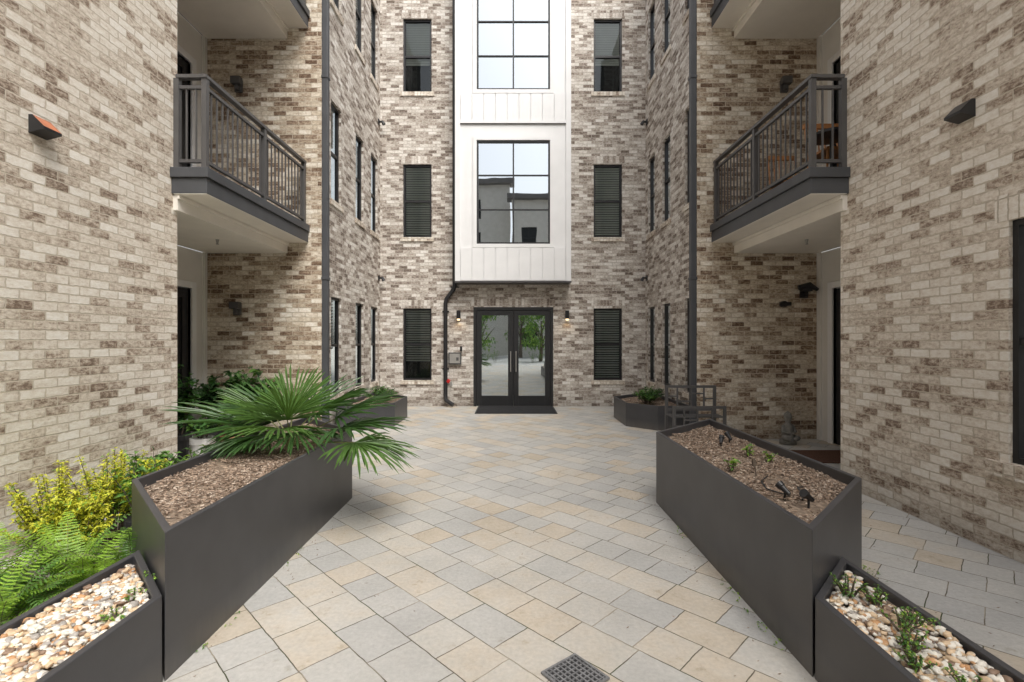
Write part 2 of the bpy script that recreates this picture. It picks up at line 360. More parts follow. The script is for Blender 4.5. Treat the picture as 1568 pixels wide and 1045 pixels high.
# bay
BY=11.60; bx0,bx1,bz0=-1.335,1.385,3.03
W=MB(); wz=[(3.90,6.35),(7.55,10.0)]; wx0,wx1=-.835,.90
wall(W,'y',BY,bx0,bx1,bz0,H,[(wx0,wx1,a,b) for a,b in wz],-1,.08)
W.face([(bx0,BY,bz0),(bx0,11.998,bz0),(bx0,11.998,H),(bx0,BY,H)]); W.face([(bx1,BY,bz0),(bx1,11.998,bz0),(bx1,11.998,H),(bx1,BY,H)])
W.face([(bx0,BY,bz0),(bx1,BY,bz0),(bx1,11.998,bz0),(bx0,11.998,bz0)])
xs0,xs1=bx0+.112,bx1-.112; nb=9; bwid=(xs1-xs0)/nb
for z0,z1 in ((bz0+.0,3.805),(6.82,7.452)):
    for i in range(nb):
        W.box(xs0+i*bwid+.009,xs0+(i+1)*bwid-.009,BY-.026,BY-.0005,z0,z1)
for a,b in ((bx0-.012,bx0+.11),(bx1-.11,bx1+.012)): W.box(a,b,BY-.034,BY+.05,bz0-.01,H)
for a,b in wz:
    W.box(wx0-.09,wx0-.002,BY-.03,BY-.001,a-.09,b+.09); W.box(wx1+.002,wx1+.09,BY-.03,BY-.001,a-.09,b+.09)
    W.box(wx0-.002,wx1+.002,BY-.03,BY-.001,a-.09,a-.002); W.box(wx0-.002,wx1+.002,BY-.03,BY-.001,b+.002,b+.09)
W.box(bx0+.112,bx1-.112,BY-.036,BY-.001,6.75,6.815)
W.obj('bay_siding',M_WHITE,B)
D=MB(); D.box(bx0-.02,bx1+.02,BY-.04,11.99,bz0-.045,bz0-.011); D.box(bx0+.11,bx1-.11,BY-.034,BY-.001,6.735,6.748); D.obj('bay_flashing',M_BRONZE,B)
for a,b in wz:
    t=.04
    FR.box(wx0,wx0+t,BY+.0,BY+.07,a,b); FR.box(wx1-t,wx1,BY,BY+.07,a,b); FR.box(wx0+t,wx1-t,BY,BY+.07,a,a+t); FR.box(wx0+t,wx1-t,BY,BY+.07,b-t,b)
    xm=(wx0+wx1)/2; FR.box(xm-.018,xm+.018,BY+.01,BY+.07,a+t,b-t)
    for k in (1,2):
        z=a+(b-a)*k/3; FR.box(wx0+t,xm-.018,BY+.015,BY+.07,z-.012,z+.012); FR.box(xm+.018,wx1-t,BY+.015,BY+.07,z-.012,z+.012)
BG=MB()
for a,b in wz: BG.face([(wx0,BY+.045,a),(wx1,BY+.045,a),(wx1,BY+.045,b),(wx0,BY+.045,b)])
BG.obj('bay_glass',G_BAY,B)
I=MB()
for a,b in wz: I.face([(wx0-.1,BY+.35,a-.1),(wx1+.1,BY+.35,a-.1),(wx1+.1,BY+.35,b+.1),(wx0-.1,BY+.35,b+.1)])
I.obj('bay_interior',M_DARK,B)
FR.obj('window_frames',M_BLACK,B); GL.obj('window_glass',G_WIN,B); BL.obj('window_blinds',M_BLIND,B); IN.obj('window_interiors',M_DARK,B); SL.obj('brick_sills',M_BS,B)
# entrance door
D=MB(); dx0,dx1,dz=-.945,1.01,2.43; dm=(dx0+dx1)/2; f=.07
D.box(dx0,dx0+f,11.99,12.09,0,dz); D.box(dx1-f,dx1,11.99,12.09,0,dz); D.box(dx0+f,dx1-f,11.99,12.09,dz-f,dz)
def leafd(a,b):
    s=.125
    D.box(a,a+s,12.01,12.06,.01,dz-f-.01); D.box(b-s,b,12.01,12.06,.01,dz-f-.01)
    D.box(a+s,b-s,12.01,12.06,.01,.26); D.box(a+s,b-s,12.01,12.06,dz-f-.13,dz-f-.01)
leafd(dx0+f+.006,dm-.005); leafd(dm+.005,dx1-f-.006)
D.obj('entrance_door_frame',M_BLACK,B,bevel=.003)
D=MB(); D.box(dx0+.15,dm-.1,12.03,12.035,.2,2.3); D.box(dm+.1,dx1-.15,12.03,12.035,.2,2.3); D.obj('entrance_door_glass',G_DOOR,B)
D=MB()
for x in (dm-.065,dm+.065):
    D.tube([(x,11.93,.85),(x,11.93,1.35)],.013,8); D.tube([(x,11.93,.9),(x,12.01,.9)],.009,6); D.tube([(x,11.93,1.3),(x,12.01,1.3)],.009,6)
D.obj('door_pulls',M_GREY,B)
D=MB(); D.face([(-3,14.5,0),(3,14.5,0),(3,14.5,3),(-3,14.5,3)]); D.face([(-3,12.1,3),(3,12.1,3),(3,14.5,3),(-3,14.5,3)])
D.face([(-3,12.12,.01),(3,12.12,.01),(3,14.5,.01),(-3,14.5,.01)],1)
D.box(-.6,-.2,13.2,13.6,.01,.75,1); D.box(.3,.9,13.9,14.3,.01,.9,1)
D.obj('lobby',[simple('lobby_wall',(.16,.15,.14),.7),simple('lobby_floor',(.25,.23,.2),.4)],B)

# ---------------------------------------------------------------- opposite building (seen in reflections)
O=empty('apartment_building.001')
OW=MB(); OF=MB(); OG=MB(); OD=MB()
def opp(x0,x1,y,h,mi):
    ops=[]
    x=x0+1
    while x<x1-2.2:
        for fz in range(int((h-2)/3.5)+1):
            if 1+fz*3.5+2<h-.8: ops.append((x,x+1.6,1+fz*3.5,3+fz*3.5))
        x+=3.0
    wall(OW,'y',y,x0,x1,-.02,h,ops,1,.15,mi)
    for o in ops:
        OG.face([(o[0],y-.12,o[2]),(o[1],y-.12,o[2]),(o[1],y-.12,o[3]),(o[0],y-.12,o[3])])
        xm=(o[0]+o[1])/2; OF.box(xm-.04,xm+.04,y-.13,y-.05,o[2],o[3]); OF.box(o[0],o[1],y-.13,y-.05,(o[2]+o[3])/2-.04,(o[2]+o[3])/2+.04)
    OD.box(x0-.5,x1+.5,y-1,y+.7,h,h+.5); OW.box(x0,x1,y-10,y-.3,h-.3,h-.01,mi)
opp(-30,-.2,-30,18.6,0); opp(0,4.4,-28,16.4,0); opp(4.5,30,-31,14.5,0)
OW.obj('facade',[M_OPP,M_OPD],O); OF.obj('window_bars',M_BLACK,O); OG.obj('windows',M_DARK,O); OD.obj('cornice',M_OPD,O)

# ---------------------------------------------------------------- ground
g=MB(); g.face([(-200,-200,-.012),(200,-200,-.012),(200,200,-.012),(-200,200,-.012)]); g.obj('ground',M_ASPH)
g=MB(); g.face([(-8,-9,0),(8,-9,0),(8,12.1,0),(-8,12.1,0)]); g.obj('paving',M_PAV)
dg=MB()
n=9; a=.115
dg.box(-a,a,-a,-a+.012,.002,.012);dg.box(-a,a,a-.012,a,.002,.012);dg.box(-a,-a+.012,-a+.012,a-.012,.002,.012);dg.box(a-.012,a,-a+.012,a-.012,.002,.012)
for i in range(1,n):
    t=-a+2*a*i/n; dg.box(t-.0045,t+.0045,-a+.012,a-.012,.003,.010)
    dg.box(-a+.012,a-.012,t-.0035,t+.0035,.002,.008)
dg.face([(-a,-a,.0015),(a,-a,.0015),(a,a,.0015),(-a,a,.0015)],1)
o=dg.obj('drain_grate',[simple('cast_iron',(.20,.20,.205),.5,.3,30,metal=.3),M_DARK]); o.location=(.30,2.33,.002); o.rotation_euler=(0,0,math.radians(38))
dmt=MB(); dmt.box(-.82,1.0,10.75,11.93,.003,.018); 
for i in range(40):
    y=10.78+i*.0285; dmt.box(-.79,.97,y,y+.012,.018,.023)
dmt.obj('door_mat',M_MAT)
dmt=MB(); dmt.box(4.0,4.85,6.4,7.1,.003,.02); 
for i in range(20): dmt.box(4.03,4.82,6.43+i*.033,6.445+i*.033,.02,.026)
dmt.obj('door_mat',simple('mat_brown',(.12,.06,.04),.95,.4,80))

# ---------------------------------------------------------------- planters
def inset(poly,d):
    n=len(poly); out=[]
    area=sum(poly[i][0]*poly[(i+1)%n][1]-poly[(i+1)%n][0]*poly[i][1] for i in range(n))
    sg=1 if area>0 else -1
    for i in range(n):
        p0=Vector(poly[i-1]);p1=Vector(poly[i]);p2=Vector(poly[(i+1)%n])
        e1=(p1-p0).normalized();e2=(p2-p1).normalized()
        n1=Vector((-e1.y,e1.x))*sg;n2=Vector((-e2.y,e2.x))*sg
        b=(n1+n2); b=b/ (b.dot(n1)); out.append(tuple(p1+b*d))
    return out
def inpoly(x,y,poly):
    c=False;n=len(poly)
    for i in range(n):
        x1,y1=poly[i];x2,y2=poly[(i+1)%n]
        if (y1>y)!=(y2>y) and x<(x2-x1)*(y-y1)/(y2-y1)+x1: c=not c
    return c
def planter(poly,h,fill,soil=.07,w=.035):
    e=empty('planter_box'); inn=inset(poly,w); n=len(poly); m=MB()
    v=[(x,y,0.0) for x,y in poly]+[(x,y,h) for x,y in poly]+[(x,y,h) for x,y in inn]+[(x,y,h-soil-.08) for x,y in inn]
    m.v=v
    for i in range(n):
        j=(i+1)%n
        for a in range(3): m.f.append((a*n+i,a*n+j,(a+1)*n+j,(a+1)*n+i)); m.m.append(0)
    o=m.obj('planter_shell',M_PLANT,e,bevel=.005)
    bm=bmesh.new(); bm.from_mesh(o.data); bmesh.ops.recalc_face_normals(bm,faces=bm.faces); bm.to_mesh(o.data); bm.free()
    xs=[p[0] for p in inn]; ys=[p[1] for p in inn]
    f=MB(); f.face([(x,y,h-soil) for x,y in inset(poly,w-.003)]); 
    f.obj('planter_soil',M_SOIL,e)
    P=MB(); x0,x1,y0,y1=min(xs),max(xs),min(ys),max(ys); A=(x1-x0)*(y1-y0)
    if fill=='mulch':
        for _ in range(int(A*5200)):
            x,y=U(x0,x1),U(y0,y1)
            if not inpoly(x,y,inset(poly,w+.012)): continue
            if noise.noise((x*3+7,y*3,2))>.22 and R()<.8: continue
            L=U(.004,.015);Wd=U(.002,.005); a=U(0,6.28); t=U(-.4,.4); z=h-soil+.004+U(0,.010)+.018*noise.noise((x*4,y*4,0))
            d=Vector((math.cos(a),math.sin(a),t*.6)).normalized()*L; s=Vector((-math.sin(a),math.cos(a),U(-.5,.5))).normalized()*Wd; c=Vector((x,y,z)); u=Vector((0,0,.003))
            mi=random.choice((0,0,1,1,2))
            P.face([c-d-s+u,c+d-s*.6+u,c+d+s*.6+u,c-d+s+u],mi); P.face([c-d-s+u,c+d-s*.6+u,c+d-s-u,c-d-s-u],mi)
        P.obj('mulch',M_CH,e)
    elif fill=='gravel':
        bmi=bmesh.new(); bmesh.ops.create_icosphere(bmi,subdivisions=2,radius=1); bv=[v.co.copy() for v in bmi.verts]; bf=[[v.index for v in f.verts] for f in bmi.faces]; bmi.free()
        ip=inset(poly,w+.014)
        for _ in range(int(A*3000)):
            x,y=U(x0,x1),U(max(y0,1.5),y1) if R()<.85 else U(y0,y1)
            if not inpoly(x,y,ip): continue
            r=U(.006,.018); M=Matrix.Rotation(U(0,6.28),3,'Z')@Matrix.Rotation(U(-.5,.5),3,'X')
            sc=Vector((r*U(.9,1.6),r*U(.8,1.1),r*U(.5,.8))); z=h-soil+.008+U(0,.024)+.02*noise.noise((x*3,y*3,0))
            i0=len(P.v); sd=U(0,100)
            for v in bv:
                k=1+.45*noise.noise(v*1.4+Vector((sd,0,0))); q=M@Vector((v.x*sc.x*k,v.y*sc.y*k,v.z*sc.z*k)); P.v.append((q.x+x,q.y+y,q.z+z))
            mi=random.choices(range(5),(40,28,12,13,7))[0]
            for f_ in bf: P.f.append(tuple(i0+k for k in f_)); P.m.append(mi)
        P.obj('gravel',M_PEB,e,smooth=True)
    return e
LP=[(-1.63,2.30),(-1.63,5.0),(-2.47,5.88),(-2.47,3.18)]
RP=[(1.43,2.33),(1.43,4.86),(2.30,5.70),(2.30,3.22)]
planter(LP,.70,'mulch'); planter(RP,.70,'mulch')
planter([(-1.635,2.29),(-2.13,2.80),(-2.16,.7),(-1.635,.7)],.41,'gravel',.05)
planter([(1.435,2.32),(1.86,2.76),(1.86,.7),(1.40,.7)],.39,'gravel',.05)
planter([(-3.15,8.75),(-2.62,8.75),(-2.2,9.2),(-2.2,10.3),(-3.15,11.2)],.44,'mulch')
planter([(3.2,8.75),(2.60,8.75),(2.14,9.2),(2.14,10.3),(3.2,11.2)],.44,'mulch')

# ---------------------------------------------------------------- plants
def fan_leaf(mb,base,az,el,pet,rad,face_tilt=0.0,spread=115,nl=30,droop=.25,mi=0):
    base=Vector(base); d=Vector((math.cos(az)*math.cos(el),math.sin(az)*math.cos(el),math.sin(el)))
    side=d.cross(Vector((0,0,1))).normalized(); up=side.cross(d).normalized()
    hub=base+d*pet; 
    mb.tube([base,base+d*pet*.5+up*.02,hub],[.010,.007,.005],5,2)
    fd=(d*math.cos(face_tilt)-up*math.sin(face_tilt)).normalized(); fu=side.cross(fd).normalized()
    for i in range(nl):
        a=math.radians(-spread+2*spread*(i+.5)/nl)+U(-.03,.03)
        L=rad*(1-.25*(abs(a)/math.radians(spread))**2)*U(.88,1.07)
        dr=fd*math.cos(a)+side*math.sin(a)+fu*U(-.06,.10)
        da=math.radians(2*spread/nl)
        perp=(-fd*math.sin(a)+side*math.cos(a))
        segs=[0,.10,.30,.6,.85,1.0]; ws=[.003,.10*da*.55*rad,.30*da*.52*rad,.36*da*.50*rad,.010,.001]
        prev=None; dd=droop*U(.3,1.5)
        for t,w in zip(segs,ws):
            c=hub+dr*L*t+Vector((0,0,-1))*dd*L*max(0,t-.35)**2 + fu*(.03*rad*math.sin(t*3))
            f=w*.8
            l=c-perp*w+fu*f; m=c-fu*f*.3; r=c+perp*w+fu*f
            if prev: 
                mb.face([prev[0],prev[1],m,l],mi); mb.face([prev[1],prev[2],r,m],mi)
            prev=(l,m,r)
pm=MB(); c0=(-2.0,4.42,.66); rd=math.radians
leaves=[
 (rd(172),rd(24),.36,.78,.1,.10,0),(rd(195),rd(12),.28,.50,.35,.3,0),(rd(150),rd(48),.32,.58,.2,.15,0),
 (rd(110),rd(58),.32,.55,.4,.15,1),(rd(60),rd(48),.36,.60,.25,.2,0),(rd(18),rd(30),.44,.66,.15,.2,0),
 (rd(-2),rd(18),.48,.62,.2,.25,0),(rd(-22),rd(6),.72,.56,.30,.30,1),(rd(-8),rd(4),.62,.48,.30,.3,1),(rd(265),rd(46),.24,.50,.7,.2,1),
 (rd(232),rd(28),.26,.46,.6,.25,0),(rd(305),rd(34),.26,.46,.7,.25,0),(rd(90),rd(80),.28,.50,.2,.15,1),(rd(5),rd(48),.34,.58,.3,.25,0),(rd(185),rd(52),.28,.54,.3,.15,1),(rd(280),rd(68),.26,.5,.5,.15,1)]
for az,el,pe,ra,ti,dr,mi in leaves: fan_leaf(pm,c0,az,el,pe,ra,ti,droop=dr,mi=mi,spread=U(75,100))
pm.tube([(-2.0,4.42,.60),(-2.0,4.42,.78)],[.05,.03],8,2)
pm.obj('palm_plant',[M_PALM,M_PALM2,simple('palm_stem',(.15,.16,.06),.7)])

def addleaf(mb,p,d,L,w,mi,droop=.3):
    d=d.normalized(); s=d.cross(Vector((0,0,1)))
    if s.length<.1: s=Vector((1,0,0))
    s=(s.normalized()+Vector((U(-.4,.4),U(-.4,.4),U(-.4,.4)))).normalized(); u=s.cross(d)
    a=p; m=p+d*L*.5+u*.02*L; t=p+d*L-Vector((0,0,droop*L))
    mb.face([a,m+s*w+u*w*.3,m],mi); mb.face([m+s*w+u*w*.3,t,m],mi); mb.face([a,m,m-s*w+u*w*.3],mi); mb.face([m,t,m-s*w+u*w*.3],mi)
def bush(mb,c,rx,ry,h,nst,nlf,L,w,mis,stem=0,lean=.9,topmi=None,up=.4,tmin=.25):
    c=Vector(c)
    for _ in range(nst):
        a=U(0,6.28); rr=U(0,1)**.5; top=c+Vector((math.cos(a)*rx*rr,math.sin(a)*ry*rr,h*U(.55,1)*(1-.25*rr)))
        b=c+Vector((math.cos(a)*rx*.15,math.sin(a)*ry*.15,0)); mid=(b+top)/2+Vector((0,0,h*.08))
        mb.tube([b,mid,top],[.006,.004,.002],4,stem,False)
        for k in range(nlf):
            t=U(tmin,1.02); p=b.lerp(mid,t*2) if t<.5 else mid.lerp(top,t*2-1)
            d=Vector((U(-1,1),U(-1,1),U(-.2,1)*up+.1))
            mi=random.choice(mis)
            if topmi is not None and t>.5 and R()<.85: mi=topmi
            addleaf(mb,p,d,L*U(.6,1.2),w*U(.7,1.2),mi)
def fern(mb,c,n,L,mis):
    c=Vector(c)
    for i in range(n):
        a=U(0,6.28); el=U(.6,1.4); d=Vector((math.cos(a)*math.cos(el),math.sin(a)*math.cos(el),math.sin(el))); LL=L*U(.5,1.1)
        s=d.cross(Vector((0,0,1))).normalized(); mi=random.choice(mis); p=c+Vector((U(-.06,.06),U(-.06,.06),0)); vd=d.copy(); N=26
        pts=[p.copy()]
        for k in range(N):
            p=p+vd*LL/N; vd=(vd+Vector((0,0,-.07))).normalized(); pts.append(p.copy())
            t=k/N
            if t<.15: continue
            pl=.15*LL*math.sin(math.pi*min(1,(t-.1)*1.05))**.6*(1-t*.45); wd=LL/N*.44
            for sg in (-1,1):
                q=p+s*sg*pl+vd*pl*.3-Vector((0,0,pl*U(0,.35)))
                mb.face([p-vd*wd*.6,p+vd*wd*.6,q+vd*wd*.3,q-vd*wd*.5],mi)
        mb.tube(pts[::3],.0018,3,0,False)
MG=[M_BARK,M_LF,M_LF2,M_YG,M_YEL,M_DK]
m=MB()
for c_,rx,h,ns in (((-3.15,3.85,0),.36,.84,44),((-3.2,3.45,0),.34,.78,42),((-3.3,4.25,0),.3,.66,26),((-3.0,3.35,0),.25,.6,26)):
    bush(m,c_,rx,rx*.9,h,ns,95,.046,.009,[3,3,2],topmi=4,tmin=.35)
m.obj('yellow_green_shrub',MG)
m=MB(); fern(m,(-2.75,3.05,.05),76,.55,[2,3,3,3]); fern(m,(-3.05,2.85,.05),60,.5,[2,3,3]); fern(m,(-2.5,2.95,.03),50,.48,[2,3,3]); fern(m,(-2.75,2.6,.03),44,.48,[2,3]); fern(m,(-2.45,3.12,.1),34,.45,[2,3,3]); m.obj('fern_plant',MG)
def pot(mb,x,y,r,h,mi=0):
    mb.tube([(x,y,.004),(x,y,h*.8),(x,y,h*.8+.001),(x,y,h)],[r*.72,r*.95,r*1.05,r*1.05],20,mi,True)
def potted(x,y,r,h,mat,fn):
    e=empty('potted_plant'); m=MB(); pot(m,x,y,r,h); m.obj('pot',mat,e,smooth=False); m=MB(); fn(m); m.obj('leaves',MG,e)
M_POTB=simple('pot_black',(.03,.03,.032),.5)
potted(-2.80,3.75,.13,.26,M_POTB,lambda m:bush(m,(-2.80,3.75,.2),.24,.24,.62,20,20,.08,.02,[1,2,2,3]))
potted(-3.98,6.3,.14,.36,M_POTW,lambda m:bush(m,(-3.98,6.3,.33),.22,.2,.30,14,12,.11,.03,[1,2,5],tmin=.5))
potted(-3.62,6.35,.14,.38,M_TERRA,lambda m:bush(m,(-3.62,6.35,.36),.30,.28,.50,20,16,.15,.04,[5,1,1,2],tmin=.5))
potted(-4.05,7.6,.17,.38,M_POTB,lambda m:bush(m,(-4.05,7.6,.35),.42,.3,1.0,26,16,.20,.055,[5,1,1,2]))
potted(-4.6,7.5,.15,.34,M_POTB,lambda m:bush(m,(-4.6,7.5,.3),.25,.3,.9,20,14,.18,.05,[5,1]))
potted(-4.5,6.6,.15,.34,M_POTB,lambda m:bush(m,(-4.5,6.6,.3),.28,.3,1.0,26,18,.14,.04,[5,1,1]))
potted(-3.45,4.75,.14,.26,M_TERRA,lambda m:bush(m,(-3.45,4.75,.2),.22,.22,.36,18,16,.09,.026,[1,2,2]))
potted(-2.85,4.55,.13,.24,M_POTB,lambda m:bush(m,(-2.85,4.55,.2),.22,.22,.5,18,18,.09,.02,[1,2,3]))
m=MB(); bush(m,(-2.6,9.6,.38),.35,.5,.35,26,18,.09,.02,[1,5,2]); bush(m,(-2.75,10.4,.38),.3,.3,.3,14,16,.09,.02,[1,5]); m.obj('low_shrub',MG)
m=MB(); bush(m,(2.62,9.5,.38),.3,.4,.36,26,18,.09,.02,[1,5,2]); bush(m,(2.9,10.2,.38),.3,.4,.3,14,16,.09,.02,[1,5]); m.obj('low_shrub',MG)
for (x,y,z,h,r) in ((1.62,3.62,.64,.10,.05),(1.95,4.05,.64,.12,.05),(2.05,3.9,.64,.08,.04)):
    m=MB(); bush(m,(x,y,z),r,r,h,5,7,.045,.012,[2,3],up=1); m.obj('seedling_plant',MG)
m=MB()
for x,y,h in ((1.62,2.36,.13),(1.7,2.3,.12),(1.66,2.08,.10),(1.58,1.95,.1),(1.75,2.12,.08),(1.6,1.7,.1),(1.53,1.85,.07)): bush(m,(x,y,.36),.08,.08,h,12,14,.022,.005,[2,2,3,1],up=1.2)
m.obj('weed_plant',MG)
m=MB()
for x,y in ((-1.78,2.32),(-1.85,2.5),(-1.74,2.15)): bush(m,(x,y,.37),.06,.06,.06,8,12,.02,.005,[2,3],up=1)
m.obj('weed_plant',MG)
m=MB()
for x,y,n in ((2.42,3.45,40),(1.41,3.1,16),(1.41,2.7,18),(1.41,4.0,10),(-1.61,2.7,12),(-1.61,3.6,10)): 
    for _ in range(n):
        p=Vector((x+U(-.03,.02) if x<2 else x+U(-.08,.1),y+U(-.2,.2),.002)); addleaf(m,p,Vector((U(-1,1),U(-1,1),.6)),.026,.006,random.choice([2,3]))
m.obj('moss_tuft',MG)
# scattered litter (dry bits) on paving
m=MB()
for _ in range(420):
    x=random.choice((U(-1.6,1.4),U(2.35,3.6),U(1.2,1.42),U(-1.62,-1.45))); y=U(2.2,9)
    a=U(0,6.28); L=U(.004,.012); d=Vector((math.cos(a)*L,math.sin(a)*L,0)); s=Vector((-d.y*.4,d.x*.4,0)); p=Vector((x,y,.004))
    m.face([p-d,p+s,p+d+Vector((0,0,.004)),p-s],random.choice((0,1,1)))
m.obj('leaf_litter',[M_CH[0],M_CH[1]])

# ---------------------------------------------------------------- wall lamps, fixtures
def wedge_lamp(x,y,z,sx,front):
    m=MB(); w=.075; p=.12; h=.14
    a=[(x,y-w,z+h/2),(x,y-w,z-h/2),(x+sx*p,y-w,z-h/2+.03),(x+sx*p,y-w,z-h/2+.05),(x+sx*.03,y-w,z+h/2)]
    b=[(q[0],q[1]+2*w,q[2]) for q in a]
    m.face(a); m.face(b[::-1])
    for i in range(5): m.face([a[i],a[(i+1)%5],b[(i+1)%5],b[i]],1 if i==3 else 0)
    m.obj('wall_lamp',[M_BLACK,front],None)
wedge_lamp(-3.708,3.83,3.27,1,M_COPPER); wedge_lamp(3.668,3.95,3.45,-1,M_BLACK)
glow=bpy.data.materials.new('lamp_glow'); glow.use_nodes=True; gb=glow.node_tree.nodes['Principled BSDF']; gb.inputs['Emission Color'].default_value=(1,.72,.4,1); gb.inputs['Emission Strength'].default_value=2
for x in (-1.30,1.34):
    e=empty('wall_lamp'); m=MB(); m.tube([(x,11.90,2.14),(x,11.90,2.34)],.05,16); m.box(x-.03,x+.03,11.93,11.998,2.2,2.3); m.obj('lamp_shade',M_BLACK,e,smooth=False)
    m=MB(); m.tube([(x,11.90,2.10),(x,11.90,2.139)],[.03,.04],12); m.obj('lamp_bulb',glow,e)
    l=bpy.data.lights.new('lamp_light','SPOT'); l.energy=1.2; l.color=(1,.68,.36); l.spot_size=rd(130); l.shadow_soft_size=.04; lo=bpy.data.objects.new('lamp_light',l); scene.collection.objects.link(lo); lo.parent=e; lo.location=(x,11.90,2.09)
def smallfix(x,y,z,sx,name='wall_light'):
    m=MB(); m.box(x,x+sx*.02,y-.05,y+.05,z-.06,z+.06); m.tube([(x+sx*.02,y,z),(x+sx*.09,y,z+.01),(x+sx*.13,y,z-.06)],[.02,.035,.045],10); m.obj(name,M_BLACK)
for z in (3.12,6.9):
    smallfix(-3.228,11.5+.35,z,1); smallfix(3.268,11.85,z,-1)
def recfix(x,z,mat=M_BLACK,s=1):
    m=MB(); m.box(x-.055*s,x+.055*s,7.95,7.998,z-.1*s,z+.1*s); m.box(x-.075*s,x+.075*s,7.86,7.949,z+.0,z+.11*s); m.box(x-.03,x+.03,7.90,7.949,z-.08*s,z-.001); m.obj('wall_lantern',mat)
recfix(-4.47,2.12,M_BRONZE); recfix(-4.45,5.75,M_BRONZE); recfix(4.75,2.4); recfix(4.43,5.75,M_BRONZE)
m=MB(); m.tube([(4.42,7.998,2.2),(4.42,7.93,2.2)],.05,12); m.box(4.33,4.51,7.9,7.94,2.17,2.23); m.obj('security_camera',M_BLACK)
m=MB(); m.tube([(4.62,7.9,2.46),(4.78,7.86,2.5),(4.9,7.85,2.42)],[.04,.05,.03],8); m.obj('flood_light',M_BLACK)
m=MB(); m.box(-1.55,-1.24,11.94,11.998,1.03,1.32); m.box(-1.52,-1.27,11.93,11.939,1.06,1.29,1); m.box(-1.36,-1.30,11.925,11.929,1.12,1.2,0); m.obj('intercom_panel',[M_BRONZE,M_GREY])
m=MB(); m.box(-1.27,-1.22,11.97,11.998,1.35,1.47); m.obj('key_reader',M_BLACK)
m=MB(); m.tube([(-1.56,11.998,.62),(-1.56,11.92,.62)],.05,12,0); m.tube([(-1.56,11.92,.62),(-1.56,11.88,.62)],.03,10,0); m.box(-1.51,-1.46,11.96,11.998,.5,.6,1); m.obj('fire_department_connection',[M_RED,M_GREY])
m=MB(); m.tube([(-1.40,11.93,10.8),(-1.40,11.93,2.95),(-1.42,11.93,2.86),(-1.60,11.93,2.62),(-1.62,11.93,2.52),(-1.62,11.93,.28),(-1.60,11.90,.16),(-1.42,11.80,.06)],.05,12); 
for z in (2.3,.9): m.box(-1.70,-1.54,11.96,11.998,z,z+.04)
m.box(-1.40-.1,-1.40+.1,11.93,11.998,2.9,2.93)
m.obj('downspout',M_BLACK,smooth=False)
for x in (-3.06,2.97):
    m=MB(); m.box(x-.046,x+.046,8.0,8.1,.02,10.8)
    for z in (2.6,5.9,9.2): m.box(x-.056,x+.056,7.99,8.11,z,z+.05)
    m.obj('downspout',M_FASCIA,bevel=.008)
m=MB(); X0,X1=2.42,3.22
def bar(x0,x1,z0,z1,y=7.72,t=.03): m.box(x0,x1,y,y+t,z0,z1)
for y in (7.35,7.72):
    top=.90 if y>7.5 else .62
    for x in (X0,X1-.04): m.box(x,x+.04,y,y+.04,0.004,top)
bar(X0+.04,X1-.04,.86,.90); bar(X0+.04,X1-.04,.50,.53)
for x in (2.6,2.82,3.02): bar(x,x+.02,.531,.859)
for a,b,z in ((2.46,2.6,.72),(2.62,2.82,.64),(2.84,3.02,.76),(3.04,3.18,.68)): bar(a,b,z,z+.02)
m.box(X0+.04,X1-.04,7.35,7.38,.58,.62); m.box(X0+.04,X1-.04,7.35,7.38,.30,.33)
for x in (2.58,2.78,3.0): m.box(x,x+.02,7.35,7.38,.331,.579)
for a,b,z in ((2.46,2.58,.45),(2.60,2.78,.40),(2.80,3.0,.48)): m.box(a,b,7.35,7.38,z,z+.02)
for i in range(7): m.box(X0+.001,X1-.001,7.395+i*.045,7.43+i*.045,.44,.455)
m.obj('metal_bench',M_BRONZE)
m=MB(); sx_,sy_=4.28,7.6
m.tube([(sx_,sy_,0.004),(sx_,sy_,.07),(sx_,sy_,.08),(sx_,sy_,.2),(sx_,sy_,.3),(sx_,sy_,.34),(sx_,sy_,.37),(sx_,sy_,.43),(sx_,sy_,.48),(sx_,sy_,.51)],[.12,.12,.10,.085,.07,.035,.05,.062,.045,.01],12)
m.tube([(sx_-.07,sy_,.29),(sx_-.10,sy_-.03,.2),(sx_-.02,sy_-.09,.17)],[.028,.025,.02],8); m.tube([(sx_+.07,sy_,.29),(sx_+.10,sy_-.03,.2),(sx_+.02,sy_-.09,.17)],[.028,.025,.02],8)
m.tube([(sx_-.06,sy_,.1),(sx_-.10,sy_-.1,.11),(sx_-.03,sy_-.13,.09)],[.045,.04,.03],8); m.tube([(sx_+.06,sy_,.1),(sx_+.10,sy_-.1,.11),(sx_+.03,sy_-.13,.09)],[.045,.04,.03],8)
m.obj('garden_statue',M_STONE,smooth=True)
def spot(x,y,z,az):
    m=MB(); d=Vector((math.cos(az),math.sin(az),.7)).normalized(); p=Vector((x,y,z))
    m.tube([p,p+Vector((0,0,.06))],.007,6); q=p+Vector((0,0,.065)); m.tube([q-d*.035,q+d*.02,q+d*.024,q+d*.05],[.013,.019,.024,.026],14); m.obj('landscape_spotlight',M_BLACK)
spot(1.66,2.98,.63,rd(120)); spot(1.72,2.84,.63,rd(200)); spot(1.90,4.45,.63,rd(60)); spot(2.05,4.62,.63,rd(100))
m=MB(); m.tube([(1.9,3.2,.65),(1.82,3.12,.665),(1.78,2.98,.655),(1.72,2.9,.66)],.006,6); m.tube([(1.70,3.0,.65),(1.62,3.12,.66),(1.68,3.3,.655),(1.8,3.45,.65)],.005,6); m.obj('lamp_cable',M_BLACK)
m=MB(); m.tube([(1.72,3.45,.64),(1.71,3.45,.73)],[.006,.003],5,0); m.tube([(1.86,3.75,.64),(1.85,3.76,.70)],[.02,.012],6,0); m.obj('plant_stub',M_BARK)
